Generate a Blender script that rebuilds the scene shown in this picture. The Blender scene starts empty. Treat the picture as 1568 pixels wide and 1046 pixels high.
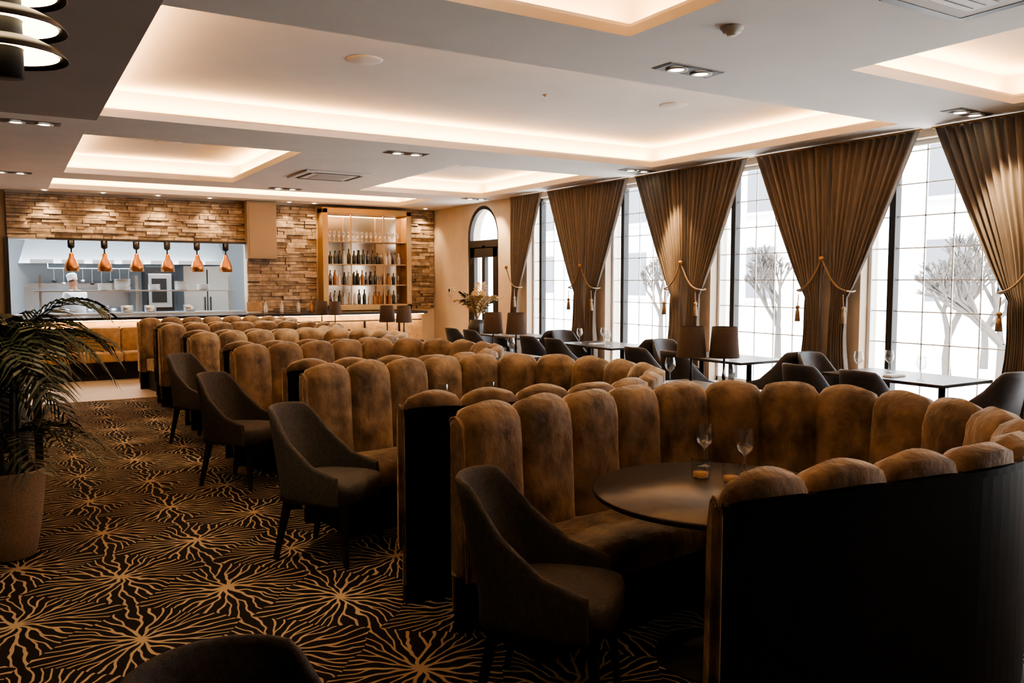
import bpy, bmesh, math, random
from mathutils import Vector, Matrix
random.seed(7)
S=bpy.context.scene
COL=S.collection
# ------------------------------------------------------------------ materials
def newmat(name):
    m=bpy.data.materials.new(name); m.use_nodes=True
    nt=m.node_tree; b=nt.nodes['Principled BSDF']; return m,nt,b
def simple(name,col,rough=.6,metal=0,spec=.5,em=None,es=0,var=0.0,vscale=8,bump=0,bscale=60,bdist=.01,sheen=0,island=0,stretch=(1,1,1),col2=None):
    m,nt,b=newmat(name)
    b.inputs['Roughness'].default_value=rough; b.inputs['Metallic'].default_value=metal
    b.inputs['Specular IOR Level'].default_value=spec
    b.inputs['Base Color'].default_value=(*col,1)
    if sheen:
        b.inputs['Sheen Weight'].default_value=sheen; b.inputs['Sheen Roughness'].default_value=.35
        b.inputs['Sheen Tint'].default_value=(1,.86,.68,1)
    if em: 
        b.inputs['Emission Color'].default_value=(*em,1); b.inputs['Emission Strength'].default_value=es
    tc=nt.nodes.new('ShaderNodeTexCoord'); mp=nt.nodes.new('ShaderNodeMapping')
    mp.inputs['Scale'].default_value=stretch
    nt.links.new(tc.outputs['Object'],mp.inputs['Vector'])
    if var:
        n=nt.nodes.new('ShaderNodeTexNoise'); n.inputs['Scale'].default_value=vscale; n.inputs['Detail'].default_value=5
        nt.links.new(mp.outputs[0],n.inputs['Vector'])
        r=nt.nodes.new('ShaderNodeValToRGB')
        r.color_ramp.elements[0].position=.32; r.color_ramp.elements[1].position=.68
        r.color_ramp.elements[0].color=(*[max(0,c*(1-var)) for c in col],1)
        r.color_ramp.elements[1].color=(*(col2 or [min(1,c*(1+var)) for c in col]),1)
        nt.links.new(n.outputs['Fac'],r.inputs['Fac'])
        out=r.outputs['Color']
        if island:
            g=nt.nodes.new('ShaderNodeNewGeometry'); hs=nt.nodes.new('ShaderNodeHueSaturation')
            mr=nt.nodes.new('ShaderNodeMapRange'); mr.inputs['To Min'].default_value=1-island; mr.inputs['To Max'].default_value=1+island
            nt.links.new(g.outputs['Random Per Island'],mr.inputs['Value']); nt.links.new(mr.outputs[0],hs.inputs['Value'])
            nt.links.new(out,hs.inputs['Color']); out=hs.outputs['Color']
        nt.links.new(out,b.inputs['Base Color'])
    if bump:
        n2=nt.nodes.new('ShaderNodeTexNoise'); n2.inputs['Scale'].default_value=bscale; n2.inputs['Detail'].default_value=4
        nt.links.new(mp.outputs[0],n2.inputs['Vector'])
        bp=nt.nodes.new('ShaderNodeBump'); bp.inputs['Strength'].default_value=bump; bp.inputs['Distance'].default_value=bdist
        nt.links.new(n2.outputs['Fac'],bp.inputs['Height']); nt.links.new(bp.outputs[0],b.inputs['Normal'])
    return m
def glassmat(name,tint=(1,1,1),fac=.12):
    m=bpy.data.materials.new(name); m.use_nodes=True; nt=m.node_tree; nt.nodes.clear()
    o=nt.nodes.new('ShaderNodeOutputMaterial'); t=nt.nodes.new('ShaderNodeBsdfTransparent'); g=nt.nodes.new('ShaderNodeBsdfGlossy')
    g.inputs['Roughness'].default_value=.03; t.inputs['Color'].default_value=(*tint,1)
    lw=nt.nodes.new('ShaderNodeLayerWeight'); lw.inputs['Blend'].default_value=.35
    mr=nt.nodes.new('ShaderNodeMapRange'); mr.inputs['To Min'].default_value=fac*.4; mr.inputs['To Max'].default_value=min(1,fac*5)
    mx=nt.nodes.new('ShaderNodeMixShader')
    nt.links.new(lw.outputs['Facing'],mr.inputs['Value']); nt.links.new(mr.outputs[0],mx.inputs['Fac'])
    nt.links.new(t.outputs[0],mx.inputs[1]); nt.links.new(g.outputs[0],mx.inputs[2]); nt.links.new(mx.outputs[0],o.inputs[0])
    return m
M={}
M['velvet']=simple('velvet_brown',(.095,.062,.038),.62,sheen=.9,var=.5,vscale=7.5,bump=.6,bscale=13,bdist=.03,stretch=(1,1,.75),spec=.4,col2=(.24,.168,.105))
M['wood']=simple('dark_wood',(.006,.0045,.004),.5,var=.4,vscale=6,stretch=(1,1,.1),bump=.08,spec=.2)
M['brass']=simple('antique_brass',(.42,.25,.10),.4,metal=.6)
M['table']=simple('table_laminate',(.030,.025,.021),.33,var=.3,vscale=12)
M['chairfab']=simple('grey_chair_fabric',(.042,.040,.040),.85,var=.25,vscale=60,bump=.3,bscale=250)
M['chairdark']=simple('charcoal_leather',(.024,.028,.036),.5,var=.2,vscale=20)
M['leg']=simple('black_leg',(.008,.006,.005),.45)
M['black']=simple('matt_black',(.008,.008,.009),.5)
M['ceil']=simple('ceiling_plaster',(.80,.75,.69),.8,var=.03,vscale=2)
M['ceil_shade']=simple('ceiling_shade_taupe',(.34,.30,.265),.8,var=.03,vscale=2)  # ceiling plaster with the shade of the left side put into its colour
M['wall']=simple('cream_wall',(.66,.54,.41),.8,var=.06,vscale=3)
M['white']=simple('white_paint',(.8,.8,.79),.5)
M['curt']=simple('curtain_cloth',(.155,.132,.112),.8,var=.12,vscale=30,sheen=.35,stretch=(1,1,.1))
M['rope']=simple('rope_gold',(.30,.20,.11),.7)
M['stone']=simple('split_stone',(.34,.26,.185),.85,var=.4,vscale=9,bump=.7,bscale=30,island=.4)
M['steel']=simple('stainless_steel',(.62,.67,.72),.28,metal=.85)
M['kwall']=simple('kitchen_panel',(.58,.65,.72),.5)
M['copper']=simple('copper_shade',(.70,.33,.14),.3,metal=.9)
M['bulb']=simple('warm_bulb',(1,.8,.5),.5,em=(1,.72,.4),es=12)
M['led']=simple('led_strip',(1,.8,.5),.5,em=(1,.62,.30),es=16)
M['spotem']=simple('spot_lens',(1,.9,.8),.5,em=(1,.85,.65),es=25)
M['kled']=simple('kitchen_tube',(1,1,1),.5,em=(.85,.93,1),es=14)
M['gold']=simple('gold_upholstery',(.40,.26,.13),.7,var=.25,vscale=10,sheen=.3)
M['ctop']=simple('bar_top',(.02,.017,.015),.25)
M['panel']=simple('beige_panel',(.33,.25,.17),.7)
M['dimwall']=simple('brown_wall',(.10,.075,.055),.8)
M['goldfr']=simple('gilded_frame',(.45,.28,.12),.35,metal=.5)
M['mirror']=simple('mirror_back',(.55,.45,.35),.12,metal=.9)
M['bottle']=simple('dark_bottle',(.015,.02,.012),.12)
M['amber']=simple('amber_bottle',(.35,.14,.03),.15)
M['glass']=glassmat('thin_glass',(.90,.92,.92),.45)
M['pane']=glassmat('window_pane',(.98,.99,1),.02)
M['shade']=simple('lamp_shade_brown',(.06,.04,.027),.8,var=.1,vscale=40)
M['leaf']=simple('palm_leaf',(.018,.028,.014),.5,var=.4,vscale=5)
M['leafdry']=simple('golden_leaf',(.32,.22,.10),.6,var=.3,vscale=5)
M['cane']=simple('palm_cane',(.05,.05,.025),.6,var=.4,vscale=15)
M['pot']=simple('speckled_planter',(.34,.26,.21),.9,var=.2,vscale=90,bump=.5,bscale=120)
M['soil']=simple('soil',(.02,.014,.01),.95)
M['tile']=simple('pale_tile',(.5,.40,.30),.35,var=.08,vscale=2)
M['skin']=simple('skin',(.45,.25,.17),.6)
M['cloth']=simple('chef_white',(.75,.77,.8),.8)
M['hair']=simple('dark_hair',(.03,.02,.015),.8)
M['ext']=simple('exterior_render',(.68,.68,.68),.9,var=.05,vscale=1)
M['bark']=simple('tree_bark',(.07,.062,.055),.9)
M['hedge']=simple('hedge_leaf',(.10,.12,.08),.9,var=.4,vscale=8)
M['pave']=simple('paving',(.75,.75,.75),.9,var=.1,vscale=1)
M['grey']=simple('grey_plastic',(.55,.5,.45),.5)
M['linen']=simple('napkin_linen',(.7,.68,.64),.8)
M['extwin']=simple('exterior_window',(.10,.11,.13),.3)
M['garnish']=simple('amber_preserve',(.45,.20,.06),.4,em=(1,.45,.15),es=.12)

def carpet():
    m,nt,b=newmat('coral_carpet'); b.inputs['Roughness'].default_value=.95; b.inputs['Specular IOR Level'].default_value=.15
    N=nt.nodes; L=nt.links
    def math_(op,a,bb=None,c=None):
        n=N.new('ShaderNodeMath'); n.operation=op
        for i,v in enumerate((a,bb,c)):
            if v is None: continue
            if isinstance(v,(int,float)): n.inputs[i].default_value=v
            else: L.new(v,n.inputs[i])
        return n.outputs[0]
    def smooth(v,a,b_,lo,hi):
        n=N.new('ShaderNodeMapRange'); n.interpolation_type='SMOOTHSTEP'
        n.inputs['From Min'].default_value=a; n.inputs['From Max'].default_value=b_
        n.inputs['To Min'].default_value=lo; n.inputs['To Max'].default_value=hi
        L.new(v,n.inputs['Value']); return n.outputs[0]
    tc=N.new('ShaderNodeTexCoord')
    def noise_vec(scale,amp,src):
        no=N.new('ShaderNodeTexNoise'); no.inputs['Scale'].default_value=scale; no.inputs['Detail'].default_value=0
        L.new(tc.outputs['Object'],no.inputs['Vector'])
        sub=N.new('ShaderNodeVectorMath'); sub.operation='SUBTRACT'; sub.inputs[1].default_value=(.5,.5,.5); L.new(no.outputs['Color'],sub.inputs[0])
        sc=N.new('ShaderNodeVectorMath'); sc.operation='SCALE'; sc.inputs['Scale'].default_value=amp; L.new(sub.outputs[0],sc.inputs[0])
        ad=N.new('ShaderNodeVectorMath'); ad.operation='ADD'; L.new(src,ad.inputs[0]); L.new(sc.outputs[0],ad.inputs[1]); return ad.outputs[0]
    v1=noise_vec(5,.10,tc.outputs['Object']); v2=noise_vec(14,.026,v1)
    SX,SY=.97,.93; OX,OY=.47,4.05
    def loc(x,y,ox,oy):
        x1=math_('SUBTRACT',x,ox); y1=math_('SUBTRACT',y,oy)
        rx=math_('ROUND',math_('DIVIDE',x1,SX)); ry=math_('ROUND',math_('DIVIDE',y1,SY))
        return math_('MULTIPLY_ADD',rx,-SX,x1), math_('MULTIPLY_ADD',ry,-SY,y1)
    def length(x,y): return math_('SQRT',math_('ADD',math_('MULTIPLY',x,x),math_('MULTIPLY',y,y)))
    sp=N.new('ShaderNodeSeparateXYZ'); L.new(v2,sp.inputs[0])
    ax,ay=loc(sp.outputs[0],sp.outputs[1],OX,OY); bx,by=loc(sp.outputs[0],sp.outputs[1],OX+SX/2,OY+SY/2)
    la=length(ax,ay); lb=length(bx,by); sel=math_('LESS_THAN',lb,la)
    def mix(a,b_): return math_('ADD',a,math_('MULTIPLY',sel,math_('SUBTRACT',b_,a)))
    x=mix(ax,bx); y=mix(ay,by); r=mix(la,lb)
    th=math_('ARCTAN2',y,x); N0=11.0
    u=math_('MULTIPLY',th,N0/(2*math.pi))
    u0=math_('ABSOLUTE',math_('SUBTRACT',u,math_('ROUND',u)))
    u1=math_('ABSOLUTE',math_('SUBTRACT',u0,smooth(r,.06,.14,0,.25)))
    u2=math_('ABSOLUTE',math_('SUBTRACT',u1,smooth(r,.18,.29,0,.125)))
    u3=math_('ABSOLUTE',math_('SUBTRACT',u2,smooth(r,.40,.52,0,.0625)))
    dist=math_('MULTIPLY',math_('MULTIPLY',u3,r),2*math.pi/N0)
    w=smooth(r,.0,.28,.0080,.0052)
    v=math_('SUBTRACT',w,dist)
    fac=smooth(v,-.0012,.0012,0,1)
    cm=N.new('ShaderNodeMix'); cm.data_type='RGBA'
    cm.inputs['A'].default_value=(.008,.0072,.007,1); cm.inputs['B'].default_value=(.38,.30,.21,1)
    L.new(fac,cm.inputs['Factor']); L.new(cm.outputs['Result'],b.inputs['Base Color'])
    return m
M['carpet']=carpet()

# ------------------------------------------------------------------ mesh builder
class MB:
    def __init__(s,name): s.name=name; s.v=[]; s.f=[]; s.mi=[]; s.sm=[]; s.mats=[]
    def m(s,k):
        if k not in s.mats: s.mats.append(k)
        return s.mats.index(k)
    def add(s,vs,fs,mat,smooth=False,X=None):
        o=len(s.v)
        for p in vs:
            p=Vector(p)
            if X is not None: p=X@p
            s.v.append(p)
        k=s.m(mat)
        for f in fs: s.f.append([i+o for i in f]); s.mi.append(k); s.sm.append(smooth)
    def box(s,a,b,mat,bev=0,X=None,seg=2):
        bm=bmesh.new(); bmesh.ops.create_cube(bm,size=1)
        a=Vector(a); b=Vector(b); c=(a+b)/2; d=b-a
        for v in bm.verts: v.co=Vector((v.co.x*d.x+c.x,v.co.y*d.y+c.y,v.co.z*d.z+c.z))
        if bev: bmesh.ops.bevel(bm,geom=list(bm.edges),offset=min(bev,min(abs(d.x),abs(d.y),abs(d.z))*.49),segments=seg,profile=.5,affect='EDGES')
        bm.verts.index_update()
        s.add([v.co.copy() for v in bm.verts],[[v.index for v in f.verts] for f in bm.faces],mat,bool(bev and seg>2),X); bm.free()
    def lathe(s,prof,mat,seg=24,c=(0,0,0),X=None,smooth=True,closed=False):
        vs=[];fs=[];n=len(prof)
        for i in range(seg):
            a=2*math.pi*i/seg
            for r,z in prof: vs.append((c[0]+r*math.cos(a),c[1]+r*math.sin(a),c[2]+z))
        for i in range(seg):
            j=(i+1)%seg
            for k in range(n-1): fs.append([i*n+k,j*n+k,j*n+k+1,i*n+k+1])
        s.add(vs,fs,mat,smooth,X)
    def rings(s,rings,mat,smooth=True,cap=True,closed=True,X=None):
        n=len(rings[0]); vs=[p for r in rings for p in r]; fs=[]
        for i in range(len(rings)-1):
            for k in range(n if closed else n-1):
                l=(k+1)%n; fs.append([i*n+k,i*n+l,(i+1)*n+l,(i+1)*n+k])
        s.add(vs,fs,mat,smooth,X)
        if cap:
            s.add(rings[0],[list(range(n))[::-1]],mat,False,X); s.add(rings[-1],[list(range(n))],mat,False,X)
    def tube(s,pts,rad,mat,seg=8,X=None,cap=True):
        pts=[Vector(p) for p in pts]; rs=[]
        if not isinstance(rad,(list,tuple)): rad=[rad]*len(pts)
        for i,p in enumerate(pts):
            t=(pts[min(i+1,len(pts)-1)]-pts[max(i-1,0)]).normalized()
            up=Vector((0,0,1)) if abs(t.z)<.9 else Vector((1,0,0))
            a=t.cross(up).normalized(); b=t.cross(a)
            rs.append([p+rad[i]*(math.cos(2*math.pi*k/seg)*a+math.sin(2*math.pi*k/seg)*b) for k in range(seg)])
        s.rings(rs,mat,True,cap,True,X)
    def mesh(s):
        me=bpy.data.meshes.new(s.name); me.from_pydata(s.v,[],s.f)
        for k in s.mats: me.materials.append(M[k])
        for p,a,b in zip(me.polygons,s.mi,s.sm): p.material_index=a; p.use_smooth=b
        bm=bmesh.new(); bm.from_mesh(me); bmesh.ops.recalc_face_normals(bm,faces=bm.faces); bm.to_mesh(me); bm.free()
        me.update(); return me
    def obj(s,loc=(0,0,0),rot=0):
        o=bpy.data.objects.new(s.name,s.mesh()); COL.objects.link(o); o.location=loc; o.rotation_euler=(0,0,rot); return o
def inst(o,loc,rot=0):
    n=bpy.data.objects.new(o.name.split('.')[0],o.data); COL.objects.link(n); n.location=loc; n.rotation_euler=(0,0,rot); return n

def plate(name,outer,holes,depth,mat,mtx):
    cu=bpy.data.curves.new(name,'CURVE'); cu.dimensions='2D'; cu.fill_mode='BOTH'; cu.extrude=depth/2
    for poly in [outer]+holes:
        sp=cu.splines.new('POLY'); sp.points.add(len(poly)-1)
        for i,(x,y) in enumerate(poly): sp.points[i].co=(x,y,0,1)
        sp.use_cyclic_u=True
    t=bpy.data.objects.new('tmp',cu); COL.objects.link(t)
    bpy.context.view_layer.update()
    me=bpy.data.meshes.new_from_object(t.evaluated_get(bpy.context.evaluated_depsgraph_get()))
    bpy.data.objects.remove(t); me.transform(mtx); me.materials.clear(); me.materials.append(M[mat]); me.name=name
    o=bpy.data.objects.new(name,me); COL.objects.link(o); return o
def rect(x0,x1,y0,y1): return [(x0,y0),(x1,y0),(x1,y1),(x0,y1)]

XW=8.1; YB=16.6; ZC=3.2; XL=-3.2; YF=-2.2
b=MB('floor'); b.add([(XL,YF,0),(XW,YF,0),(XW,12.6,0),(XL,12.6,0)],[[0,1,2,3]],'carpet'); b.obj()
b=MB('floor_tile'); b.box((XL,12.6,-.1),(XW,YB+.02,.0),'tile')
b.obj()
b=MB('trim_1'); b.box((XL,12.58,0),(XW,12.62,.006),'brass'); b.obj()
# ceiling
coff=[(.8,3.44,.6,4.2),(5.37,7.6,.6,4.0),(.8,7.6,5.1,8.75),(.75,3.1,9.95,13.55),(5.2,7.6,9.95,13.55),(.65,7.0,14.35,15.95)]
plate('ceiling',rect(XL,XW+.02,YF,YB),[rect(*c) for c in coff],.06,'ceil',Matrix.Translation((0,0,ZC+.03)))
b=MB('ceiling_shade_layer'); b.box((XL,YF,ZC-.006),(.795,9.0,ZC-.0005),'ceil_shade'); b.obj()  # thin added sheet whose dark colour stands in for shade on the left ceiling
b=MB('ceiling_recess')
G=.14;H=.24;led=MB('cove_led_strip')
for (x0,x1,y0,y1) in coff:
    X0,X1,Y0,Y1=x0-G,x1+G,y0-G,y1+G; z0=ZC+.06; z1=ZC+H+.04
    b.add([(X0,Y0,z0),(X1,Y0,z0),(X1,Y1,z0),(X0,Y1,z0),(X0,Y0,z1),(X1,Y0,z1),(X1,Y1,z1),(X0,Y1,z1)],
          [[0,1,5,4],[1,2,6,5],[2,3,7,6],[3,0,4,7],[4,5,6,7]],'ceil')
    for q in ((x0-.03,y0-.03,x1+.03,y0),(x0-.03,y1,x1+.03,y1+.03),(x0-.03,y0,x0,y1),(x1,y0,x1+.03,y1)):
        b.box((q[0],q[1],z0),(q[2],q[3],z0+.02),'ceil')
    for q in ((x0-.1,y0-.09,x1+.1,y0-.07),(x0-.1,y1+.07,x1+.1,y1+.09),(x0-.09,y0-.06,x0-.07,y1+.06),(x1+.07,y0-.06,x1+.09,y1+.06)):
        led.box((q[0],q[1],z0+.001),(q[2],q[3],z0+.013),'led')
b.obj(); led.obj()
def area(name,loc,sx,sy,power,col,rot=(0,0,0),spread=None):
    l=bpy.data.lights.new(name,'AREA'); l.shape='RECTANGLE'; l.size=sx; l.size_y=sy; l.energy=power; l.color=col
    if spread: l.spread=spread
    o=bpy.data.objects.new(name,l); COL.objects.link(o); o.location=loc; o.rotation_euler=rot; return o
WARM=(1,.52,.20)
for ci,(x0,x1,y0,y1) in enumerate(coff):
    P=8 if ci==0 else 17 # W per metre
    z=ZC+.09
    lx=x1-x0; ly=y1-y0
    area('cove_light',((x0+x1)/2,y1+.06,z),lx,.03,P*lx,WARM,(math.pi,0,0))
    area('cove_light',((x0+x1)/2,y0-.06,z),lx,.03,P*lx,WARM,(math.pi,0,0))
    area('cove_light',(x0-.06,(y0+y1)/2,z),.03,ly,P*ly,WARM,(math.pi,0,0))
    area('cove_light',(x1+.06,(y0+y1)/2,z),.03,ly,P*ly,WARM,(math.pi,0,0))
# ------------------------------------------------------------------ walls
WC=[2.73,5.03,7.33,9.63,11.95]; WW=.80; ZS=.3; ZT=3.12
def archpoly(yc,hw,zb,zs,n=16):
    p=[(yc-hw,zb),(yc+hw,zb)]
    for i in range(n+1):
        a=math.pi*i/n; p.append((yc+hw*math.cos(a),zs+hw*math.sin(a)))
    return p
DZ=2.52
holes=[rect(y-WW,y+WW,ZS,ZT) for y in WC]+[archpoly(14.4,.62,.02,DZ)]+[rect(.43-WW,.43+WW,ZS,ZT)]
mt=Matrix(((0,0,1,XW+.15),(1,0,0,0),(0,1,0,0),(0,0,0,1)))
plate('wall_right',rect(YF,YB+.3,0,3.6),holes,.3,'wall',mt)
b=MB('wall_left'); b.box((XL-.1,YF,0),(XL,YB,ZC+.3),'dimwall'); b.obj()
b=MB('wall_front'); b.box((XL,YF-.1,0),(XW,YF,ZC+.3),'dimwall'); b.obj()
b=MB('roof'); b.box((XL-.1,YF-.1,3.62),(XW+.3,20.6,3.7),'dimwall'); b.obj()
b=MB('wall_back')
b.box((XL,YB,0),(.02,YB+.25,3.5),'panel'); b.box((.02,YB,0),(4.03,YB+.25,1.02),'wall'); b.box((.02,YB,2.4),(4.03,YB+.25,3.5),'wall'); b.box((4.03,YB,0),(XW,YB+.25,3.5),'wall')
b.obj()
b=MB('wall_back_stone')
def stone(x0,x1,z0,z1,y):
    z=z0
    while z<z1-.01:
        h=min(random.choice([.035,.05,.06,.075]),z1-z); x=x0
        while x<x1-.01:
            w=min(random.uniform(.12,.45),x1-x)
            if x1-x-w<.06: w=x1-x
            d=random.uniform(.02,.08); b.box((x+.002,y-d,z+.002),(x+w-.002,y,z+h-.001),'stone',.006,seg=1); x+=w
        z+=h
stone(.02,4.03,2.4,3.16,YB); stone(4.03,5.42,1.05,3.16,YB); stone(7.46,8.08,1.05,3.16,YB)
b.obj()
b=MB('trim_2'); b.box((0,YB-.05,2.37),(4.03,YB+.2,2.405),'steel'); b.box((-.02,YB-.06,1.02),(.04,YB,2.4),'black'); b.obj()
b=MB('extractor_panel'); b.box((3.98,YB-.29,2.08),(4.55,YB-.082,ZC-.002),'panel',.01); b.box((4.02,YB-.30,2.12),(4.5,YB-.29,3.1),'panel'); b.obj()
def window(i,y):
    w=MB('window_%d'%i); hw=WW; x0,x1=XW+.13,XW+.19
    for (a0,a1,c0,c1) in ((y-hw,y-hw+.04,ZS,ZT),(y+hw-.04,y+hw,ZS,ZT),(y-hw,y+hw,ZS,ZS+.06),(y-hw,y+hw,ZT-.05,ZT)):
        w.box((x0,a0,c0),(x1,a1,c1),'white',.004)
    w.box((XW+.1,y+.47,ZS+.01),(XW+.2,y+.545,ZT-.01),'black',.004)
    for dy in (-.45,-.15,.16): w.box((XW+.155,y+dy-.006,ZS+.05),(XW+.17,y+dy+.006,ZT-.04),'white')
    z=ZS+.34
    while z<3.05:
        w.box((XW+.155,y-hw+.02,z-.006),(XW+.17,y+hw-.02,z+.006),'white'); z+=.34
    w.add([(XW+.162,y-hw+.03,ZS+.05),(XW+.162,y+hw-.03,ZS+.05),(XW+.162,y+hw-.03,ZT-.04),(XW+.162,y-hw+.03,ZT-.04)],[[0,1,2,3]],'pane')
    w.box((XW-.03,y-hw-.02,ZS-.04),(XW+.13,y+hw+.02,ZS-.003),'white',.005)
    w.obj()
for i,y in enumerate(WC+[.43]): window(i+1,y)
# door
d=MB('door_1'); y=14.4; hw=.62; x0,x1=XW+.02,XW+.1
out=archpoly(y,hw-.002,.022,DZ); inn=archpoly(y,hw-.07,.09,DZ); n=len(out); vs=[];fs=[]
for xx in (x0,x1):
    for P_ in (out,inn):
        for (yy,zz) in P_: vs.append((xx,yy,zz))
for k in range(n):
    l=(k+1)%n; fs+=[[k,l,n+l,n+k],[2*n+k,2*n+l,3*n+l,3*n+k],[n+k,n+l,3*n+l,3*n+k]]
d.add(vs,fs,'black')
d.box((x0,y-hw+.05,2.3),(x1,y+hw-.05,2.46),'black'); d.box((x0,y-.06,.09),(x1,y+.06,2.35),'black')
for s_ in (-1,1):
    d.box((x0,y+s_*.06 if s_>0 else y-.56,.09),(x1,y+.56 if s_>0 else y-.06,.85),'black')
    d.box((x0,y+s_*.46-.08,.8),(x1,y+s_*.46+.08,2.32),'black'); d.box((x0,y+s_*.3-.25,2.12),(x1,y+s_*.3+.25,2.32),'black')
    d.tube([(x0-.05,y+s_*.1,1.0),(x0-.05,y+s_*.1,1.35)],.012,'brass')
d.add([(XW+.06,a,c) for a,c in inn],[list(range(n))],'pane'); d.obj()
b=MB('keypad'); b.box((XW-.03,15.75,1.35),(XW-.001,15.85,1.5),'grey',.005); b.box((XW-.034,15.765,1.42),(XW-.03,15.835,1.48),'black'); b.obj()
b=MB('baseboard_right'); b.box((XW-.02,YF,0),(XW,13.7,.14),'wall',.004); b.box((XW-.02,15.1,0),(XW,YB,.14),'wall',.004); b.obj()
b=MB('baseboard_left'); b.box((XL,YF,0),(XL+.02,YB,.14),'wall',.004); b.obj()

# ------------------------------------------------------------------ curtains
def curtain(yc,left=True,right=True):
    c=MB('tied_curtain'); XC=XW-.13
    ztop=ZC-.03; zt=1.5
    for sgn,on in ((-1,left),(1,right)):
        if not on: continue
        NU,NV=110,46; vs=[];fs=[]; folds=11
        for j in range(NV+1):
            z=ztop*(1-j/NV)+.02*(j/NV)
            if z>zt:
                t=(z-zt)/(ztop-zt); outr=.31+.76*t**.92; inr=.015+.05*max(0,1-t*3)**1.0
                amp=.036*(.6+.4*t)
            else:
                t=(zt-z)/zt; outr=.31-.045*math.sin(min(1,t*1.6)*math.pi)+.03*t-.035*math.exp(-t*20); inr=.065-.03*t
                amp=.022+.03*min(1,t*2)
            gather=1-.45*math.exp(-((z-zt)/.16)**2)
            for i in range(NU+1):
                u=i/NU
                yy=inr+(outr-inr)*u
                ph=u*folds*2*math.pi+ .5*math.sin(u*9+yc)
                x=XC+amp*gather*(math.sin(ph)+.25*math.sin(ph*2.3+1+yc)) - .035*math.exp(-((z-zt)/.2)**2)*math.sin(u*math.pi)
                vs.append((x,sgn*yy,z))
        for j in range(NV):
            for i in range(NU):
                a=j*(NU+1)+i; fs.append([a,a+1,a+NU+2,a+NU+1])
        c.add(vs,fs,'curt',True)
        pts=[]
        for k in range(11):
            t=k/10; pts.append((XC-.09,sgn*(.0+.33*t),1.9-.36*t-.09*math.sin(t*math.pi)))
        c.tube(pts,.011,'rope',6); pts2=[(XC+.0,p[1],p[2]) for p in pts[-2:]]
        c.tube([pts[-1],(XC-.02,sgn*.36,1.53),(XC+.05,sgn*.34,1.54)],.011,'rope',6)
        tx,ty=XC-.1,sgn*.3
        c.tube([(tx,ty,1.5),(tx,ty+sgn*.01,1.36)],.006,'rope',6)
        c.lathe([(.0,.0),(.02,-.01),(.026,-.03),(.014,-.05),(.022,-.07),(.032,-.19),(0,-.19)],'rope',10,(tx,ty+sgn*.01,1.37))
    c.tube([(XC+.0,-1.1 if left else 0,ZC-.02),(XC,1.1 if right else 0,ZC-.02)],.012,'brass',6)
    c.lathe([(0,-.03),(.03,-.02),(.03,.02),(0,.03)],'brass',10,(XC-.09,0,1.9))
    return c.obj((0,yc,0))
o=curtain(6.18)
for y in (1.58,3.88,8.48,10.8): inst(o,(0,y,0))
curtain(13.12,True,False)

# ------------------------------------------------------------------ booth
CX=2.82;R=.985;PX=1.68;PY=.84
def build_path():
    dx,dy=PX-CX,-PY; dist=math.hypot(dx,dy); ang=math.atan2(dy,dx); al=math.acos(R/dist)
    t0=ang+al; 
    T0=(CX+R*math.cos(t0),R*math.sin(t0)); pts=[]
    for i in range(20): 
        t=i/20; pts.append((PX+(T0[0]-PX)*t,-PY+(T0[1]+PY)*t))
    n=120
    for i in range(n+1):
        a=t0+(-2*t0)*i/n; pts.append((CX+R*math.cos(a),R*math.sin(a)))
    for i in range(1,21):
        t=i/20; pts.append((T0[0]+(PX-T0[0])*t,-T0[1]+(PY+T0[1])*t))
    return [Vector((p[0],p[1],0)) for p in pts]
PTS=build_path(); CUM=[0]
for i in range(1,len(PTS)): CUM.append(CUM[-1]+(PTS[i]-PTS[i-1]).length)
LP=CUM[-1]
def ev(s):
    s=max(0,min(LP,s))
    import bisect
    i=min(max(bisect.bisect_right(CUM,s)-1,0),len(PTS)-2)
    t=(s-CUM[i])/(CUM[i+1]-CUM[i]); p=PTS[i].lerp(PTS[i+1],t)
    def tg(k):
        k=max(0,min(len(PTS)-2,k)); return (PTS[k+1]-PTS[k]).normalized()
    tan=(tg(i)*(1-abs(t-.5))+ (tg(i+1) if t>.5 else tg(i-1))*abs(t-.5)).normalized()
    return p,tan,Vector((-tan.y,tan.x,0))
def sweep(b,sec,s0,s1,n,mat,smooth=False):
    rs=[]
    for i in range(n+1):
        p,t,N=ev(s0+(s1-s0)*i/n); rs.append([p+N*a+Vector((0,0,z)) for a,z in sec])
    b.rings(rs,mat,smooth,True,True)
def thick(s):
    t=max(0,min(1,s/.26)); return .30+.70*t*t*(3-2*t)
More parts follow.
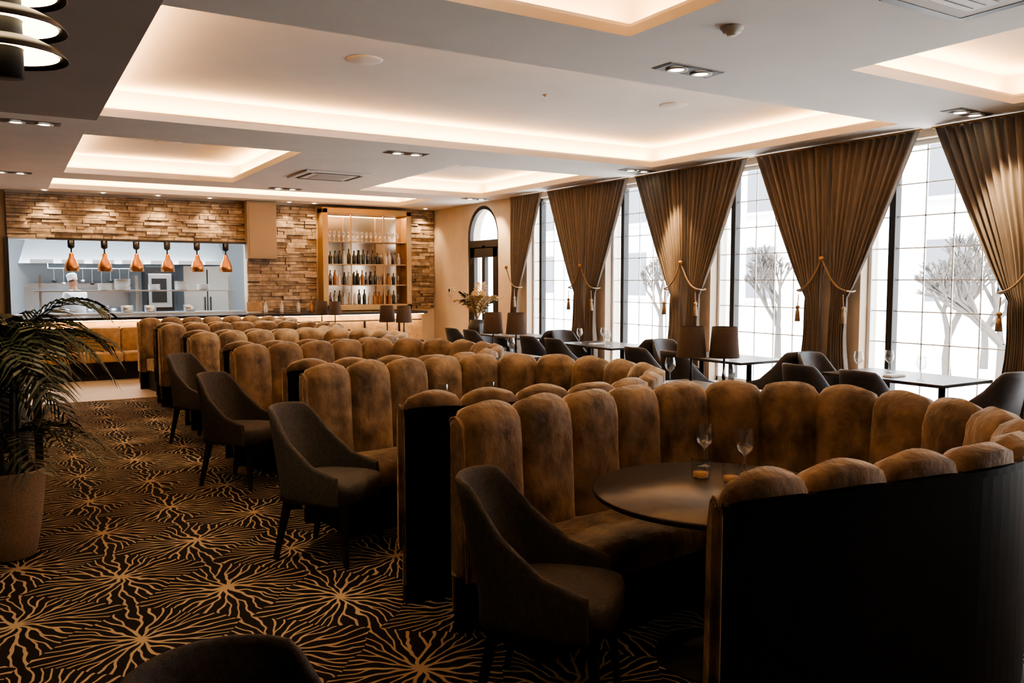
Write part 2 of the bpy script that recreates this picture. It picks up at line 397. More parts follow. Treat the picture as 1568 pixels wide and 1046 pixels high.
def booth():
    b=MB('channel_tufted_booth')
    sweep(b,[(0,.0),(0,1.0),(.045,1.0),(.045,.0)],0,LP,90,'wood')
    sweep(b,[(-.014,.975),(-.014,1.0),(-.004,1.008),(.03,1.008),(.03,.975)],0,LP,90,'wood')
    sweep(b,[(-.008,0),(-.008,.09),(0,.09),(0,0)],0,LP,90,'wood')
    prof=[(.125,.27),(.12,.42),(.116,.52),(.112,.60),(.108,.67),(.104,.74),(.10,.82),(.096,.89),(.09,.94),(.08,.985),(.062,1.012),(.035,1.026),(.008,1.018),(-.004,1.0)]
    nrm=[]
    for i in range(len(prof)):
        a=prof[max(0,i-1)]; c=prof[min(len(prof)-1,i+1)]; t=Vector((c[0]-a[0],c[1]-a[1])).normalized(); nrm.append((t.y,-t.x))
    NC=17;K=12
    amps=[.048]*8+[.053,.059,.064,.066,.058,.024]
    rr=random.Random(11)
    for c in range(NC):
        rs=[]
        sa=LP*c/NC; sb=LP*(c+1)/NC
        wr=[rr.uniform(-.006,.006) for _ in prof]; ph=rr.uniform(0,6)
        for j in range(K+1):
            u=j/K; bl=math.sqrt(max(0,1-(2*u-1)**2))**.95
            s=sa+(sb-sa)*u; p,t,N=ev(s); tk=thick(s)
            ring=[]
            for q,((a,z),nn,am) in enumerate(zip(prof,nrm,amps)):
                e=am*bl+ (wr[q]+.004*math.sin(u*7+q*1.7+ph))*bl*(1 if q<12 else .3)
                nv=a+nn[0]*e
                if nv>0: nv*=tk
                ring.append(p+N*nv+Vector((0,0,z+nn[1]*e)))
            rs.append(ring)
        b.rings(rs,'velvet',True,False,False)
    for s,sg in ((0,-1),(LP,1)):
        p,t,N=ev(s); tk=thick(s)
        pr=[(a*tk if a>0 else a,z) for a,z in prof]
        full=pr+[(.0,.27)]
        r1=[p+N*a+Vector((0,0,z)) for a,z in full]
        cx=.06*tk; 
        r2=[p+t*sg*.022+N*(cx+(a-cx)*.93)+Vector((0,0,.7+(z-.7)*.975)) for a,z in full]
        r3=[p+t*sg*.03+N*(cx+(a-cx)*.75)+Vector((0,0,.7+(z-.7)*.92)) for a,z in full]
        b.rings([r1,r2,r3],'velvet',True,True)
        b.tube([p+t*sg*.018+N*a+Vector((0,0,z)) for a,z in pr],.007,'velvet',6)
        b.tube([p+t*sg*.004+N*(.0)+Vector((0,0,z)) for z in (.1,.99)],.009,'velvet',6)
    sweep(b,[(.12,.30),(.12,.46),(.20,.475),(.35,.485),(.50,.475),(.555,.455),(.575,.42),(.578,.36),(.565,.31)],.5,LP-.06,90,'velvet',True)
    sweep(b,[(.05,.0),(.05,.31),(.50,.31),(.50,.0)],.55,LP-.09,90,'wood')
    return b
bo=booth().obj((0,0,0))
YC=[2.53,4.64]+[2.58+2.05*n for n in range(2,6)]
bo.location=(0,YC[0],0); bo.scale=(1.037,1,1)
for y in YC[1:]: inst(bo,(0,y,0))
b=MB('round_pedestal_table')
b.lathe([(0,.72),(.50,.72),(.545,.725),(.55,.735),(.55,.745),(.545,.75),(0,.75)],'table',64)
b.lathe([(0,.0),(.27,.0),(.27,.012),(.06,.03),(.045,.05),(.04,.6),(.06,.69),(.16,.719),(0,.719)],'black',28)
TBX=2.60
rt=b.obj((TBX,YC[0]+.0,0))
for y in YC[1:]: inst(rt,(TBX,y-.04,0))

# ------------------------------------------------------------------ chair
def chair(name,fab):
    c=MB(name)
    NP=36; NV=10
    def plan(f):
        a=abs(f); s=1 if f>=0 else -1
        if a<.62:
            th=a/.62*math.pi/2; x=.24*math.sin(th)**.75; y=-.02-.22*math.cos(th)**.6 if th<math.pi/2-1e-6 else -.02
            n=Vector((math.sin(th)**1.3,-math.cos(th)**.9 if th<math.pi/2-1e-6 else 0,0))
        else:
            t=(a-.62)/.38; x=.24+.008*t; y=-.02+.22*t; n=Vector((1,.0,0))
        return Vector((s*x,y,0)),Vector((s*n.x,n.y,0)).normalized()
    def ztop(f):
        a=abs(f)
        if a<.34: return .885-.012*(a/.34)**2
        if a<.74:
            t=(a-.34)/.40; t2=t*t*(3-2*t); return .873-.31*(t2*.6+t*.4)
        t=(a-.74)/.26; return .563-.05*t
    inner=[];outer=[]
    for i in range(NP+1):
        f=-1+2*i/NP; p,n=plan(f); zt=ztop(f); ri=[];ro=[]
        for j in range(NV+1):
            t=j/NV; z=.36+(zt-.36)*t; k=max(0,(z-.45)/.43)
            wid=1-.13*k
            q=Vector((p.x*wid,p.y-.12*k*max(0,1-abs(f)*.8),0)) 
            th=.027*(1-.25*t)
            ri.append(Vector((q.x,q.y,z))-n*th*.8); ro.append(Vector((q.x,q.y,z))+n*th*.8)
        inner.append(ri); outer.append(ro)
    rings=[]
    for ri,ro in zip(inner,outer):
        top=(ri[-1]+ro[-1])/2+Vector((0,0,.014)); t1=ro[-1].lerp(top,.5)+Vector((0,0,.005)); t2=ri[-1].lerp(top,.5)+Vector((0,0,.005))
        rings.append(ro+[t1,top,t2]+ri[::-1])
    c.rings(rings,fab,True,True,True)
    rs=[]
    def seatring(z,k):
        r=[]
        for i in range(32):
            a=2*math.pi*i/32; cx,sy=math.cos(a),math.sin(a)
            x=.242*k*math.copysign(abs(cx)**.45,cx); y=.03+.245*k*math.copysign(abs(sy)**.45,sy)
            if y<-.02: x*=1-.3*(-.02-y)/.2
            r.append((x,y,z))
        return r
    c.rings([seatring(.36,.96),seatring(.37,1),seatring(.44,1.02),seatring(.47,.98),seatring(.485,.85),seatring(.49,.5)],fab,True,True)
    for sx in (-1,1):
        for (y0,y1) in ((.2,.235),(-.16,-.24)):
            rr=[]
            for z,r,yy,xx in ((.38,.021,y0,.185),(.0,.012,y1,.215)):
                rr.append([(sx*xx+r*a_,yy+r*b_,z) for a_,b_ in ((-1,-1),(1,-1),(1,1),(-1,1))])
            c.rings(rr,'leg',False,True)
    return c
def heading(hx,hy): return math.atan2(hy,hx)-math.pi/2
ch=chair('dining_chair','chairfab').obj((1.76,2.60,0),heading(.2,-.22))
for (x,y) in ((1.62,YC[1]+.14),(1.59,YC[2]+.17),(1.68,YC[3]+.14)): inst(ch,(x,y,0),heading(.2,-.24))
inst(ch,(.35,1.41,0),heading(0.12,-1))
cw=chair('upholstered_side_chair','chairdark').obj((7.25,3.98,0),heading(0,1))
WT=[4.72,7.02,9.32,11.62]
for k,y in enumerate(WT):
    if k>0: inst(cw,(7.25,y-.78,0),heading(0,1))
    inst(cw,(7.25,y+.80,0),heading(0,-1))
    inst(cw,(6.42,y-.3,0),heading(1,0)); inst(cw,(6.42,y+.32,0),heading(1,.0))
def sqtable():
    b=MB('rectangular_dining_table'); b.box((-.4,-.62,.72),(.4,.62,.75),'table',.004)
    for sy in (-.38,.38):
        b.lathe([(0,0),(.2,0),(.2,.012),(.04,.03),(.03,.06),(.03,.69),(.12,.719),(0,.719)],'black',20,(0,sy,0))
    return b
sq=sqtable().obj((7.25,WT[0],0))
for y in WT[1:]: inst(sq,(7.25,y,0))
st=MB('square_dining_table'); st.box((-.35,-.35,.72),(.35,.35,.75),'table',.004)
for sx in (-.3,.3):
    for sy in (-.3,.3): st.box((sx-.025,sy-.025,0),(sx+.025,sy+.025,.72),'black')
st.obj((-.12,8.2,0)); inst(cw,(-.15,7.45,0),heading(0.1,1)); inst(cw,(-.12,9.0,0),heading(0,-1))
wg=MB('wine_glass')
wg.lathe([(0,0),(.036,.001),(.036,.004),(.006,.008),(.0045,.02),(.0045,.085),(.012,.095),(.034,.115),(.044,.145),(.042,.175),(.034,.215)],'glass',24)
wg=wg.obj((2.90,YC[0]+.14,.751))
gl=[(2.86,YC[0]+.36)]
for y in YC[1:]:
    gl+=[(2.78,y+.2),(2.45,y+.25)]
for (x,y) in gl: inst(wg,(x,y,.751))
for y in WT:
    for dx,dy in ((-.2,-.3),(.18,.28),(-.2,.35)): inst(wg,(7.25+dx,y+dy,.751))
tb=MB('tumbler_glass'); tb.lathe([(0,0),(.036,0),(.04,.01),(.043,.085)],'glass',20); tb.lathe([(0,.004),(.033,.004),(.035,.025),(0,.025)],'garnish',16)
tb=tb.obj((2.68,YC[0]+.2,.751)); inst(tb,(2.74,YC[0]+.07,.751))
for y in YC[1:4]: inst(tb,(2.6,y,.751))
nk=MB('folded_napkin'); nk.box((-.11,-.05,0),(.11,.05,.012),'linen',.004); nk.box((-.1,-.045,.012),(.1,.045,.02),'linen',.004)
nk=nk.obj((7.1,WT[0],.751))
for y in WT[1:]: inst(nk,(7.1,y,.751))
# ------------------------------------------------------------------ consoles + lamps
cs=MB('service_console'); cs.box((-.2,-.5,.05),(.2,.5,.76),'wood',.005); cs.box((-.22,-.52,.76),(.22,.52,.79),'table',.004); cs.box((-.17,-.47,0),(.17,.47,.05),'black')
for sy in (-.24,.24): cs.box((-.205,sy-.22,.1),(-.2,sy+.22,.7),'wood',.002); cs.tube([(-.215,sy,.5),(-.215,sy,.6)],.006,'brass',6)
CY=[4.85,8.3,11.5,14.55]
cs=cs.obj((4.85,CY[0],0)); 
for y in CY[1:]: inst(cs,(4.97,y,0))
lm=MB('table_lamp')
lm.lathe([(0,0),(.06,0),(.06,.012),(.012,.02),(.01,.04),(.018,.08),(.01,.12),(.008,.3),(0,.3)],'black',20)
lm.lathe([(.122,.24),(.100,.49),(.098,.49),(.12,.24)],'shade',32); lm.lathe([(0,.28),(.018,.3),(.028,.34),(.02,.37),(0,.38)],'grey',12)
for k in range(3):
    a=k*2.094; lm.tube([(0,0,.475),(.1*math.cos(a),.1*math.sin(a),.475)],.002,'black',4)
lm.tube([(0,0,.3),(0,0,.476)],.003,'black',4)
lm=lm.obj((4.75,CY[0]+.12,.79)); inst(lm,(4.95,CY[0]-.05,.79))
for y in CY[1:]: inst(lm,(4.89,y+.14,.79)); inst(lm,(5.05,y-.12,.79))
inst(wg,(4.76,CY[0]+.38,.791)); inst(wg,(4.75,CY[0]-.3,.791)); inst(wg,(4.87,CY[1]-.3,.791))

# ------------------------------------------------------------------ palm
def frond(b,base,az,length,rise,droop,nl,ll,mat,wid=.016):
    pts=[];d=Vector((math.cos(az),math.sin(az),0)); 
    for i in range(nl+1):
        t=i/nl; pts.append(Vector(base)+d*length*(t**1.15)*.9+Vector((0,0,rise*t-droop*t*t)))
    b.tube(pts,[.006*(1-.7*i/nl) for i in range(nl+1)],mat,5)
    side=Vector((-d.y,d.x,0))
    for i in range(2,nl+1):
        t=i/nl; p=pts[i]; tan=(pts[i]-pts[i-1]).normalized(); l=ll*(math.sin(min(1,t*1.05)*math.pi*.85)**.6+.12)
        for s in (-1,1):
            e=random.uniform(-.08,.08)
            dir=(side*s*.8+tan*.75+Vector((0,0,.12+e))).normalized()
            m=p+dir*l*.5; tip=p+dir*l+Vector((0,0,-l*.28)); w=tan*wid*.5
            b.add([p-w*.3,p+w*.3,m-w+Vector((0,0,.004)),m+w+Vector((0,0,.004)),tip],[[0,1,3,2],[2,3,4]],mat,False)
b=MB('potted_palm')
b.lathe([(0,0),(.135,0),(.145,.01),(.175,.18),(.195,.34),(.21,.51),(.212,.53),(.195,.53),(.19,.48),(0,.48)],'pot',40)
b.lathe([(0,.485),(.192,.485)],'soil',24)
random.seed(3)
for k in range(8):
    a=k*.8+.3; r=.03+.06*random.random(); hx,hy=r*math.cos(a),r*math.sin(a); hgt=random.uniform(.95,1.35)
    tx,ty=hx*2.0,hy*2.0
    b.tube([(hx,hy,.48),((hx+tx)/2,(hy+ty)/2,(.5+hgt)/2),(tx,ty,hgt)],[.017,.015,.012],'cane',8)
    for q in range(6):
        z=.56+q*(hgt-.56)/6; f=(z-.5)/(hgt-.5); b.lathe([(.014,-.004),(.02,0),(.014,.004)],'cane',8,(hx+(tx-hx)*f,hy+(ty-hy)*f,z))
    for q in range(5):
        az=a+q*1.26+random.uniform(-.4,.4)
        frond(b,(tx,ty,hgt-.05),az,random.uniform(.42,.64),random.uniform(.48,.68),random.uniform(.45,.85),18,.24,'leaf',.024)
for q in range(8):
    frond(b,(0,0,.7),q*.8+.2,.6,.35,.45,16,.22,'leaf',.024)
b.obj((-.05,5.72,0))
b=MB('vase_with_leaf_arrangement'); b.lathe([(0,0),(.14,0),(.15,.02),(.12,.4),(.17,.8),(.13,.95),(.115,.95),(.11,.9),(0,.9)],'black',28)
random.seed(5)
for q in range(18): frond(b,(0,0,.93),q*.8,random.uniform(.25,.45),random.uniform(.6,.95),random.uniform(.2,.5),10,.2,'leafdry' if q%4 else 'leaf',.05)
b.obj((7.2,13.0,0))

# ------------------------------------------------------------------ bar counter, banquette
b=MB('bar_counter')
b.box((-1.5,15.75,0),(7.4,16.25,.98),'wood'); b.box((-1.55,15.58,.98),(7.45,16.55,1.03),'ctop',.006)
b.box((-1.5,15.735,.86),(7.4,15.75,.98),'gold'); b.box((-1.5,15.73,.1),(7.4,15.75,.84),'gold')
for k in range(12): b.box((-1.4+k*.75,15.72,.12),(-1.36+k*.75,15.73,.84),'wood')
b.box((-1.5,15.66,.965),(7.4,15.69,.979),'led'); b.obj()
area('bar_lip_light',(3,15.67,.96),8.6,.03,60,(1,.64,.33))
b=MB('banquette_bench')
b.box((.1,15.15,.08),(3.9,15.6,.3),'wood'); b.box((.15,15.2,0),(3.85,15.6,.08),'black')
for k in range(5):
    x0=.1+k*.76; b.box((x0+.004,15.1,.3),(x0+.756,15.55,.46),'gold',.03,seg=3); b.box((x0+.004,15.5,.42),(x0+.756,15.66,.86),'gold',.03,seg=3)
b.obj()
bt=MB('counter_bottle_set')
for k in range(4):
    x=4.35+k*.3+random.uniform(-.05,.05); h=random.uniform(.6,.8)
    bt.lathe([(0,0),(.035,0),(.037,.01),(.037,.17*h),(.014,.22*h),(.014,.29*h),(0,.29*h)],random.choice(['bottle','amber','grey']),12,(x,16.35,1.031))
bt.obj()
b=MB('till_screen'); b.box((3.95,16.2,1.031),(4.2,16.32,1.05),'grey',.004); b.box((3.93,16.24,1.06),(4.22,16.26,1.24),'gold',.004); b.box((4.06,16.25,1.04),(4.1,16.27,1.1),'grey'); b.obj()
b=MB('back_bar_shelving'); x0,x1=5.46,7.42; y0=YB-.32
b.box((x0,y0,1.05),(x0+.12,YB-.0,3.12),'goldfr',.01); b.box((x1-.12,y0,1.05),(x1,YB,3.12),'goldfr',.01); b.box((x0,y0,3.02),(x1,YB,3.14),'goldfr',.01)
b.box((x0,y0,1.04),(x1,YB,1.16),'goldfr',.01); b.box((x0+.1,YB-.03,1.15),(x1-.1,YB-.01,3.03),'mirror')
for z in (1.55,1.98,2.45): 
    b.box((x0+.12,y0+.04,z),(x1-.12,YB-.03,z+.018),'goldfr')
for xx in (x0+.62,x1-.62): b.box((xx-.012,y0+.04,1.16),(xx+.012,y0+.06,3.03),'goldfr')
b.obj()
bt=MB('shelf_bottle_collection')
for z in (1.16,1.568,1.998,2.468):
    x=x0+.2
    while x<x1-.2:
        h=random.uniform(.8,1.1)
        if z>2.4 or random.random()<.25:
            bt.lathe([(0,0),(.03,.002),(.005,.01),(.005,.08),(.03,.11),(.036,.15),(.028,.2)],'glass',10,(x,y0+.15,z)); x+=.1
        else:
            bt.lathe([(0,0),(.036,0),(.038,.01),(.038,.17*h),(.014,.22*h),(.014,.29*h),(0,.29*h)],random.choice(['bottle','bottle','amber','grey','linen']),10,(x,y0+.14,z)); x+=random.uniform(.085,.12)
bt.obj()
area('shelf_light',((x0+x1)/2,YB-.2,3.0),1.6,.1,30,(1,.70,.42))
hl=MB('copper_heat_lamp')
hl.lathe([(0,.54),(.055,.54),(.055,.42),(.03,.40),(.012,.39),(.012,.30),(0,.3)],'black',20)
hl.lathe([(.0,.33),(.03,.33),(.04,.30),(.05,.24),(.09,.18),(.115,.1),(.122,.0),(.116,.0),(.108,.09),(.08,.165),(.0,.22)],'copper',28)
hl.lathe([(0,.0),(.03,.015),(.045,.05),(.03,.1),(0,.14)],'bulb',14)
h0=hl.obj((.98,16.45,1.82))
for k in range(1,6): inst(h0,(.98+.524*k,16.45,1.82))
b=MB('heat_lamp_rail'); b.box((.6,16.4,2.362),(4.0,16.5,2.4),'black'); b.obj()
# ------------------------------------------------------------------ kitchen
b=MB('wall_kitchen'); 
b.box((-2.5,20.4,0),(6,20.5,3.3),'kwall'); b.box((-2.6,YB+.25,0),(-2.5,20.5,3.3),'kwall'); b.box((5.9,YB+.25,0),(6,20.5,3.3),'kwall'); b.obj()
b=MB('ceiling_kitchen'); b.box((-2.6,YB+.26,3.0),(6,20.5,3.1),'white'); b.obj()
b=MB('floor_kitchen'); b.box((-2.6,YB+.02,-.1),(6,20.5,0),'tile'); b.obj()
b=MB('kitchen_tube_light')
for x in (0,2,4):
    b.box((x-.6,18.0,2.95),(x+.6,18.15,2.999),'kled')
b.obj()
area('kitchen_light',(1.8,18.0,2.9),4.5,1.5,260,(.88,.95,1))
b=MB('kitchen_pass_shelf')
b.box((.1,YB+.05,1.03),(4.0,YB+.7,1.06),'steel',.004)
for x in (.5,2.1,3.8): b.box((x-.02,17.1,1.06),(x+.02,17.14,1.75),'steel')
b.box((.4,16.95,1.45),(3.9,17.25,1.475),'steel'); b.obj()
b=MB('extractor_hood')
b.add([(.2,18.9,2.0),(4.2,18.9,2.0),(4.2,20.39,2.0),(.2,20.39,2.0),(.4,19.5,2.7),(4.0,19.5,2.7),(4.0,20.39,2.7),(.4,20.39,2.7)],[[0,1,5,4],[1,2,6,5],[2,3,7,6],[3,0,4,7],[4,5,6,7],[0,3,2,1]],'steel')
for k in range(7): b.box((.4+k*.55,18.88,2.0),(.8+k*.55,18.9,2.08),'steel')
b.tube([(.7,18.83,1.9),(2.3,18.83,1.9)],.012,'steel',6)
for x in (.7,2.3): b.tube([(x,18.83,1.9),(x,18.9,2.02)],.01,'steel',6)
for k in range(9):
    x=.8+k*.17; L_=.22+.1*((k*7)%3)/2
    b.tube([(x,18.83,1.89),(x,18.83,1.89-L_)],.006,'steel',6); b.lathe([(0,-.05),(.035,-.04),(.045,0),(.043,0),(.03,-.035),(0,-.042)],'steel' if k%2 else 'black',12,(x,18.83,1.89-L_))
b.obj()
b=MB('cooking_range'); b.box((.3,19.3,.0),(2.3,20.3,.92),'steel',.01)
for k in range(4): b.box((.36+k*.49,19.28,.25),(.8+k*.49,19.3,.75),'black',.005); b.tube([(.4+k*.49,19.25,.8),(.76+k*.49,19.25,.8)],.012,'steel',6); b.lathe([(0,0),(.12,0),(.12,.16),(.11,.16),(.11,.01),(0,.01)],'steel',18,(.6+k*.45,19.7,.921))
b.box((.3,20.25,.92),(2.3,20.3,1.6),'steel'); b.box((.3,20.0,1.5),(2.3,20.3,1.53),'steel'); b.obj()
b=MB('combi_oven'); b.box((2.45,18.6,0),(3.0,19.2,1.95),'black',.01); b.box((2.5,18.57,1.1),(2.95,18.6,1.8),'steel',.005); b.box((2.56,18.56,1.2),(2.85,18.57,1.7),'black'); b.tube([(2.9,18.54,1.2),(2.9,18.54,1.7)],.01,'steel',6); b.obj()
b=MB('steel_refrigerator'); b.box((3.3,19.25,0),(4.3,20.1,1.98),'steel',.01); b.box((3.79,19.23,.1),(3.81,19.25,1.9),'black'); 
for xx in (3.74,3.86): b.tube([(xx,19.2,.9),(xx,19.2,1.3)],.012,'black',6)
b.obj()
b=MB('prep_counter'); b.box((.2,17.9,.85),(1.9,18.5,.9),'steel',.005)
for xx in (.25,1.85):
    for yy in (17.95,18.45): b.box((xx-.02,yy-.02,0),(xx+.02,yy+.02,.85),'steel')
b.box((.25,17.95,.25),(1.85,18.45,.28),'steel'); b.obj()
b=MB('stacked_plates_and_pans')
for x,h,r in ((1.55,.12,.12),(1.85,.2,.14),(2.4,.1,.11),(2.9,.16,.13),(3.3,.1,.12)):
    k=0
    while k*.014<h: b.lathe([(0,0),(r*.6,0),(r,.01),(r,.013),(r*.6,.005),(0,.005)],'white',18,(x,17.1,1.476+k*.014)); k+=1
for x in (1.5,1.9,2.3,3.0): b.lathe([(0,0),(.1,0),(.11,.13),(.105,.13),(.095,.01),(0,.01)],'steel',18,(x,16.95,1.061))
b.obj()
# chef -------------------------------------------------------------
def skinobj(name,pts,edges,rads,mat,parent,loc,sub=2):
    me=bpy.data.meshes.new(name); me.from_pydata(pts,edges,[]); me.materials.append(M[mat])
    o=bpy.data.objects.new(name,me); COL.objects.link(o)
    mo=o.modifiers.new('s','SKIN'); mo.use_smooth_shade=True
    for v,r in zip(me.skin_vertices[0].data,rads): v.radius=(r if isinstance(r,tuple) else (r,r))
    me.skin_vertices[0].data[0].use_root=True
    sb=o.modifiers.new('u','SUBSURF'); sb.levels=sub; sb.render_levels=sub
    o.parent=parent; o.location=loc; return o
chef=bpy.data.objects.new('chef_person',None); COL.objects.link(chef); chef.location=(1.12,17.5,0); chef.rotation_euler=(0,0,math.radians(-150)+math.pi)
P=[(0,0,.95),(0,.01,1.1),(0,.04,1.28),(0,.08,1.42),(0,.11,1.50),(.17,.08,1.40),(.24,.14,1.14),(.16,.36,1.05),(-.17,.08,1.40),(-.25,.12,1.15),(-.17,.34,1.04),
   (.09,0,.88),(.1,.02,.48),(.1,-.01,.09),(.1,.12,.05),(-.09,0,.88),(-.1,.02,.48),(-.1,-.01,.09),(-.1,.12,.05)]
E=[(0,1),(1,2),(2,3),(3,4),(3,5),(5,6),(6,7),(3,8),(8,9),(9,10)]
skinobj('jacket',P[:11],E,[(.17,.12),(.155,.115),(.18,.13),(.14,.10),.055,.07,.052,.04,.07,.052,.04],'cloth',chef,(0,0,0))
skinobj('trousers',[P[0]]+P[11:],[(0,1),(1,2),(2,3),(3,4),(0,5),(5,6),(6,7),(7,8)],[(.165,.12),.09,.062,.045,.04,.09,.062,.045,.04],'black',chef,(0,0,0))
h=MB('head')
rs=[]
for z,rx,ry,cy in ((-.115,.03,.03,.035),(-.10,.05,.055,.03),(-.07,.062,.078,.015),(-.03,.07,.088,.005),(.02,.076,.095,0),(.06,.073,.092,-.004),(.09,.055,.07,-.006),(.11,.025,.03,-.006)):
    rs.append([(rx*math.cos(a*math.pi/10),cy+ry*math.sin(a*math.pi/10),z) for a in range(20)])
h.rings(rs,'skin',True,True)
h.tube([(0,.088,.02),(0,.112,-.022),(0,.092,-.035)],[.008,.015,.01],'skin',8)
for s_ in (-1,1):
    h.lathe([(0,-.009),(.011,0),(0,.009)],'hair',8,(s_*.03,.086,.01)); h.lathe([(0,-.03),(.014,-.01),(.016,.01),(0,.028)],'skin',8,(s_*.076,0,-.005))
h.tube([(-.022,.094,-.06),(0,.099,-.061),(.022,.094,-.06)],.004,'copper',6)
h.tube([(0,0,-.17),(0,.0,-.07)],[.05,.048],'skin',12)
h.lathe([(.082,.03),(.085,.06),(.088,.11),(.095,.14),(.07,.17),(0,.175)],'cloth',20,(0,-.006,0))
h.lathe([(.079,.0),(.081,.03)],'hair',20,(0,-.012,0))
ho=h.obj((0,.13,1.62)); ho.parent=chef; ho.rotation_euler=(math.radians(-18),0,0)
for s_ in (-1,1):
    w=Vector((s_*.165,.35,1.045))
    hp=[w,w+Vector((-s_*.01,.05,-.01)),w+Vector((-s_*.015,.085,-.015))]; ed=[(0,1),(1,2)]; rd=[(.024,.018),(.034,.016),(.034,.014)]
    skinobj('palm_hand',[tuple(p) for p in hp],ed,rd,'skin',chef,(0,0,0),1)
    for k,(off,ln) in enumerate(((-.028,.06),(-.01,.075),(.009,.07),(.027,.055))):
        q=hp[2]+Vector((off,0,0))
        skinobj('finger',[tuple(q),tuple(q+Vector((0,ln*.5,-.01))),tuple(q+Vector((0,ln*.85,-.035)))],[(0,1),(1,2)],[.009,.008,.007],'skin',chef,(0,0,0),1)
    q=hp[1]+Vector((-s_*.03,-.015,0)); skinobj('thumb',[tuple(q),tuple(q+Vector((-s_*.03,.025,-.01))),tuple(q+Vector((-s_*.035,.055,-.02)))],[(0,1),(1,2)],[.011,.01,.008],'skin',chef,(0,0,0),1)

# ------------------------------------------------------------------ ceiling fittings
dl=MB('twin_downlight')
dl.box((-.26,-.095,-.008),(.26,.095,.0),'black',.003); dl.box((-.27,-.105,-.004),(.27,.105,.0),'grey')
for sx in (-.12,.12):
    dl.lathe([(.085,-.012),(.08,-.02),(.062,-.02),(.055,-.012)],'grey',24,(sx,0,0)); dl.lathe([(0,-.014),(.05,-.014)],'spotem',24,(sx,0,0))
DL=[(4.35,4.62),(4.2,9.35),(4.05,13.95),(.25,9.45),(.1,13.9),(7.62,4.42),(7.62,9.1),(7.62,13.8)]
d0=dl.obj((DL[0][0],DL[0][1],ZC-.001))
for p in DL[1:]: inst(d0,(p[0],p[1],ZC-.001))
inst(d0,(.2,4.6,ZC-.007))
def spot(loc,tgt,e,ang=70,blend=.6,col=(1,.68,.38),r=.04):
    l=bpy.data.lights.new('downlight_spot','SPOT'); l.energy=e; l.spot_size=math.radians(ang); l.spot_blend=blend; l.color=col; l.shadow_soft_size=r
    o=bpy.data.objects.new('downlight_spot',l); COL.objects.link(o); o.location=loc
    o.rotation_euler=(Vector(tgt)-Vector(loc)).to_track_quat('-Z','Y').to_euler(); return o
zz=ZC-.05
spot((4.35,4.62,zz),(3.4,4.6,.9),130); spot((4.2,9.35,zz),(3.2,9.2,.8),450,65); spot((4.05,13.95,zz),(3.2,12.6,.8),280)
spot((.25,9.45,zz),(.6,9.0,0),60); spot((.1,13.9,zz),(.4,13.9,0),140); spot((.2,4.6,zz),(.4,4.9,0),150,70)
spot((7.62,4.3,zz),(7.98,3.9,1.2),300,60); spot((7.62,8.7,zz),(7.98,8.45,1.2),450,50,col=(1,.60,.28)); spot((7.7,13.6,zz),(8.0,14,1.5),160,90)
spot((7.5,13.1,zz),(7.2,13,1.3),80,50)
dr=MB('round_downlight'); dr.lathe([(.06,-.002),(.055,-.01),(.042,-.01),(.04,-.004)],'grey',20); dr.lathe([(0,-.005),(.04,-.005)],'spotem',20)
first=None
for x in (.6,1.5,2.4,3.3,4.8,5.3,7.75):
    if first is None: first=dr.obj((x,16.28,ZC-.001))
    else: inst(first,(x,16.28,ZC-.001))
    spot((x,16.28,zz),(x,16.6,1.6),45 if 4<x<6 else 75,95,.8)
sk=MB('ceiling_speaker'); sk.lathe([(0,-.012),(.13,-.012),(.145,-.006),(.15,0)],'ceil',32)
zr=ZC+H+.039
s0=sk.obj((2.6,6.6,zr)); 
for p in ((6.0,6.6),(1.9,11.8),(6.4,11.8)): inst(s0,(p[0],p[1],zr))
sd=MB('smoke_detector'); sd.lathe([(0,-.05),(.03,-.05),(.035,-.035),(.055,-.032),(.06,-.012),(.07,-.01),(.072,0)],'ceil',28)
sd.obj((3.85,3.72,ZC-.001)); 
sp=MB('sprinkler_head'); sp.lathe([(0,-.02),(.015,-.02),(.015,-.005),(.035,-.004),(.035,0)],'grey',16)
sp.obj((4.6,6.9,zr)); 
ac=MB('ceiling_air_conditioner'); ac.box((-.48,-.48,-.025),(.48,.48,0),'ceil',.01)
ac.box((-.25,-.25,-.03),(.25,.25,-.025),'grey',.002)
for k in range(7): ac.box((-.22,-.22+k*.07,-.034),(.22,-.2+k*.07,-.03),'grey')
for s_ in (-1,1): ac.box((-.34,s_*.37-.03,-.028),(.34,s_*.37+.03,-.0255),'black'); ac.box((s_*.37-.03,-.34,-.028),(s_*.37+.03,.34,-.0255),'black')
a0=ac.obj((4.1,11.9,ZC-.001)); inst(a0,(4.45,2.5,ZC-.001))
b=MB('tiered_pendant_light')
b.lathe([(0,2.27),(.05,2.27),(.05,2.75),(.012,2.77),(.012,ZC-.03),(.06,ZC-.02),(.06,ZC-.007),(0,ZC-.007)],'black',20)
for z in (2.345,2.43,2.53,2.63):
    b.lathe([(.05,.045),(.11,.035),(.155,.012),(.175,-.012),(.172,-.014),(.15,.005),(.05,.03)],'black',40,(0,0,z)); b.lathe([(.052,.012),(.148,-.004)],'bulb',40,(0,0,z))
b.obj((.02,3.0,0))

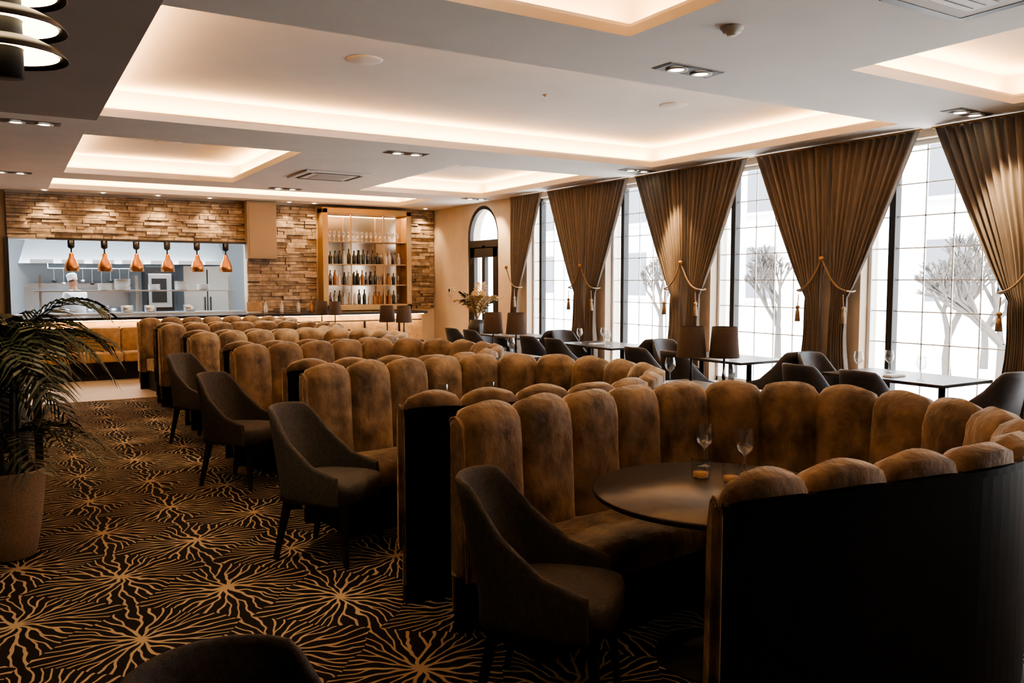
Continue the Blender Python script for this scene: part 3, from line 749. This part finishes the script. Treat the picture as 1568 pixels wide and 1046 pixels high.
# ------------------------------------------------------------------ exterior
b=MB('street_ground'); b.box((XW+.3,-30,-.3),(60,60,-.2),'pave'); b.obj()
b=MB('exterior_building'); b.box((24,-10,-.2),(26,45,9),'ext')
for k in range(14):
    for z in (1,4.2): b.box((23.95,-8+k*3.6,z),(24,-6.6+k*3.6,z+1.9),'extwin'); b.box((23.9,-8.1+k*3.6,z-.12),(24.02,-6.5+k*3.6,z),'ext')
b.obj()
def tree(name,loc,seed):
    random.seed(seed); t=MB(name)
    def br(p,d,l,r,n):
        q=p+d*l; m=(p+q)/2+Vector((random.uniform(-.04,.04),random.uniform(-.04,.04),0))*l
        t.tube([p,m,q],[r,r*.85,r*.7],'bark',5,cap=False)
        if n==0: return
        for k in range(3 if n>1 else 5):
            nd=(d+Vector((random.uniform(-.7,.7),random.uniform(-.7,.7),random.uniform(-.15,.5)))).normalized(); br(q,nd,l*random.uniform(.6,.82),r*.66,n-1)
    br(Vector((0,0,0)),Vector((0,0,1)),.8,.09,5); return t.obj(loc)
tree('street_tree',(15,8.9,-.2),1); tree('street_tree',(15,12.9,-.2),2); tree('street_tree',(17.5,9.6,-.2),4); tree('street_tree',(16,18,-.2),6); tree('street_tree',(14,7.4,-.2),9)
b=MB('boundary_wall'); b.box((19,-10,-.2),(19.3,45,.9),'ext'); 
for k in range(16): b.box((18.9,-9+k*3.4,-.2),(19.4,-8.5+k*3.4,1.15),'ext',.02)
b.obj()
for y in WC+[.43,14.4]:
    o=area('window_portal',(XW+.32,y,1.7),2.9,1.62,1,(1,1,1),(0,math.radians(90),0))
    try: o.data.cycles.is_portal=True
    except Exception as e: print('portal',e)
w=bpy.data.worlds.new('overcast'); S.world=w; w.use_nodes=True; nt=w.node_tree; bg=nt.nodes['Background']
bg.inputs['Color'].default_value=(.95,.97,1,1); bg.inputs['Strength'].default_value=11
sl=bpy.data.lights.new('sun','SUN'); sl.energy=26; sl.angle=math.radians(6); sl.color=(1,.97,.93)
so=bpy.data.objects.new('sun',sl); COL.objects.link(so); so.rotation_euler=Vector((.55,.15,-1)).to_track_quat('-Z','Y').to_euler(); so.location=(0,0,12)
try: S.view_settings.look='AgX - Medium High Contrast'
except Exception as e: print(e)
# ------------------------------------------------------------------ camera
cam=bpy.data.cameras.new('camera'); cam.sensor_width=36; cam.lens=36*1263/1568; cam.clip_end=200
co=bpy.data.objects.new('camera',cam); COL.objects.link(co); co.location=(0,0,1.65)
co.rotation_euler=(math.radians(90-4.2),0,math.radians(-31.4)); S.camera=co
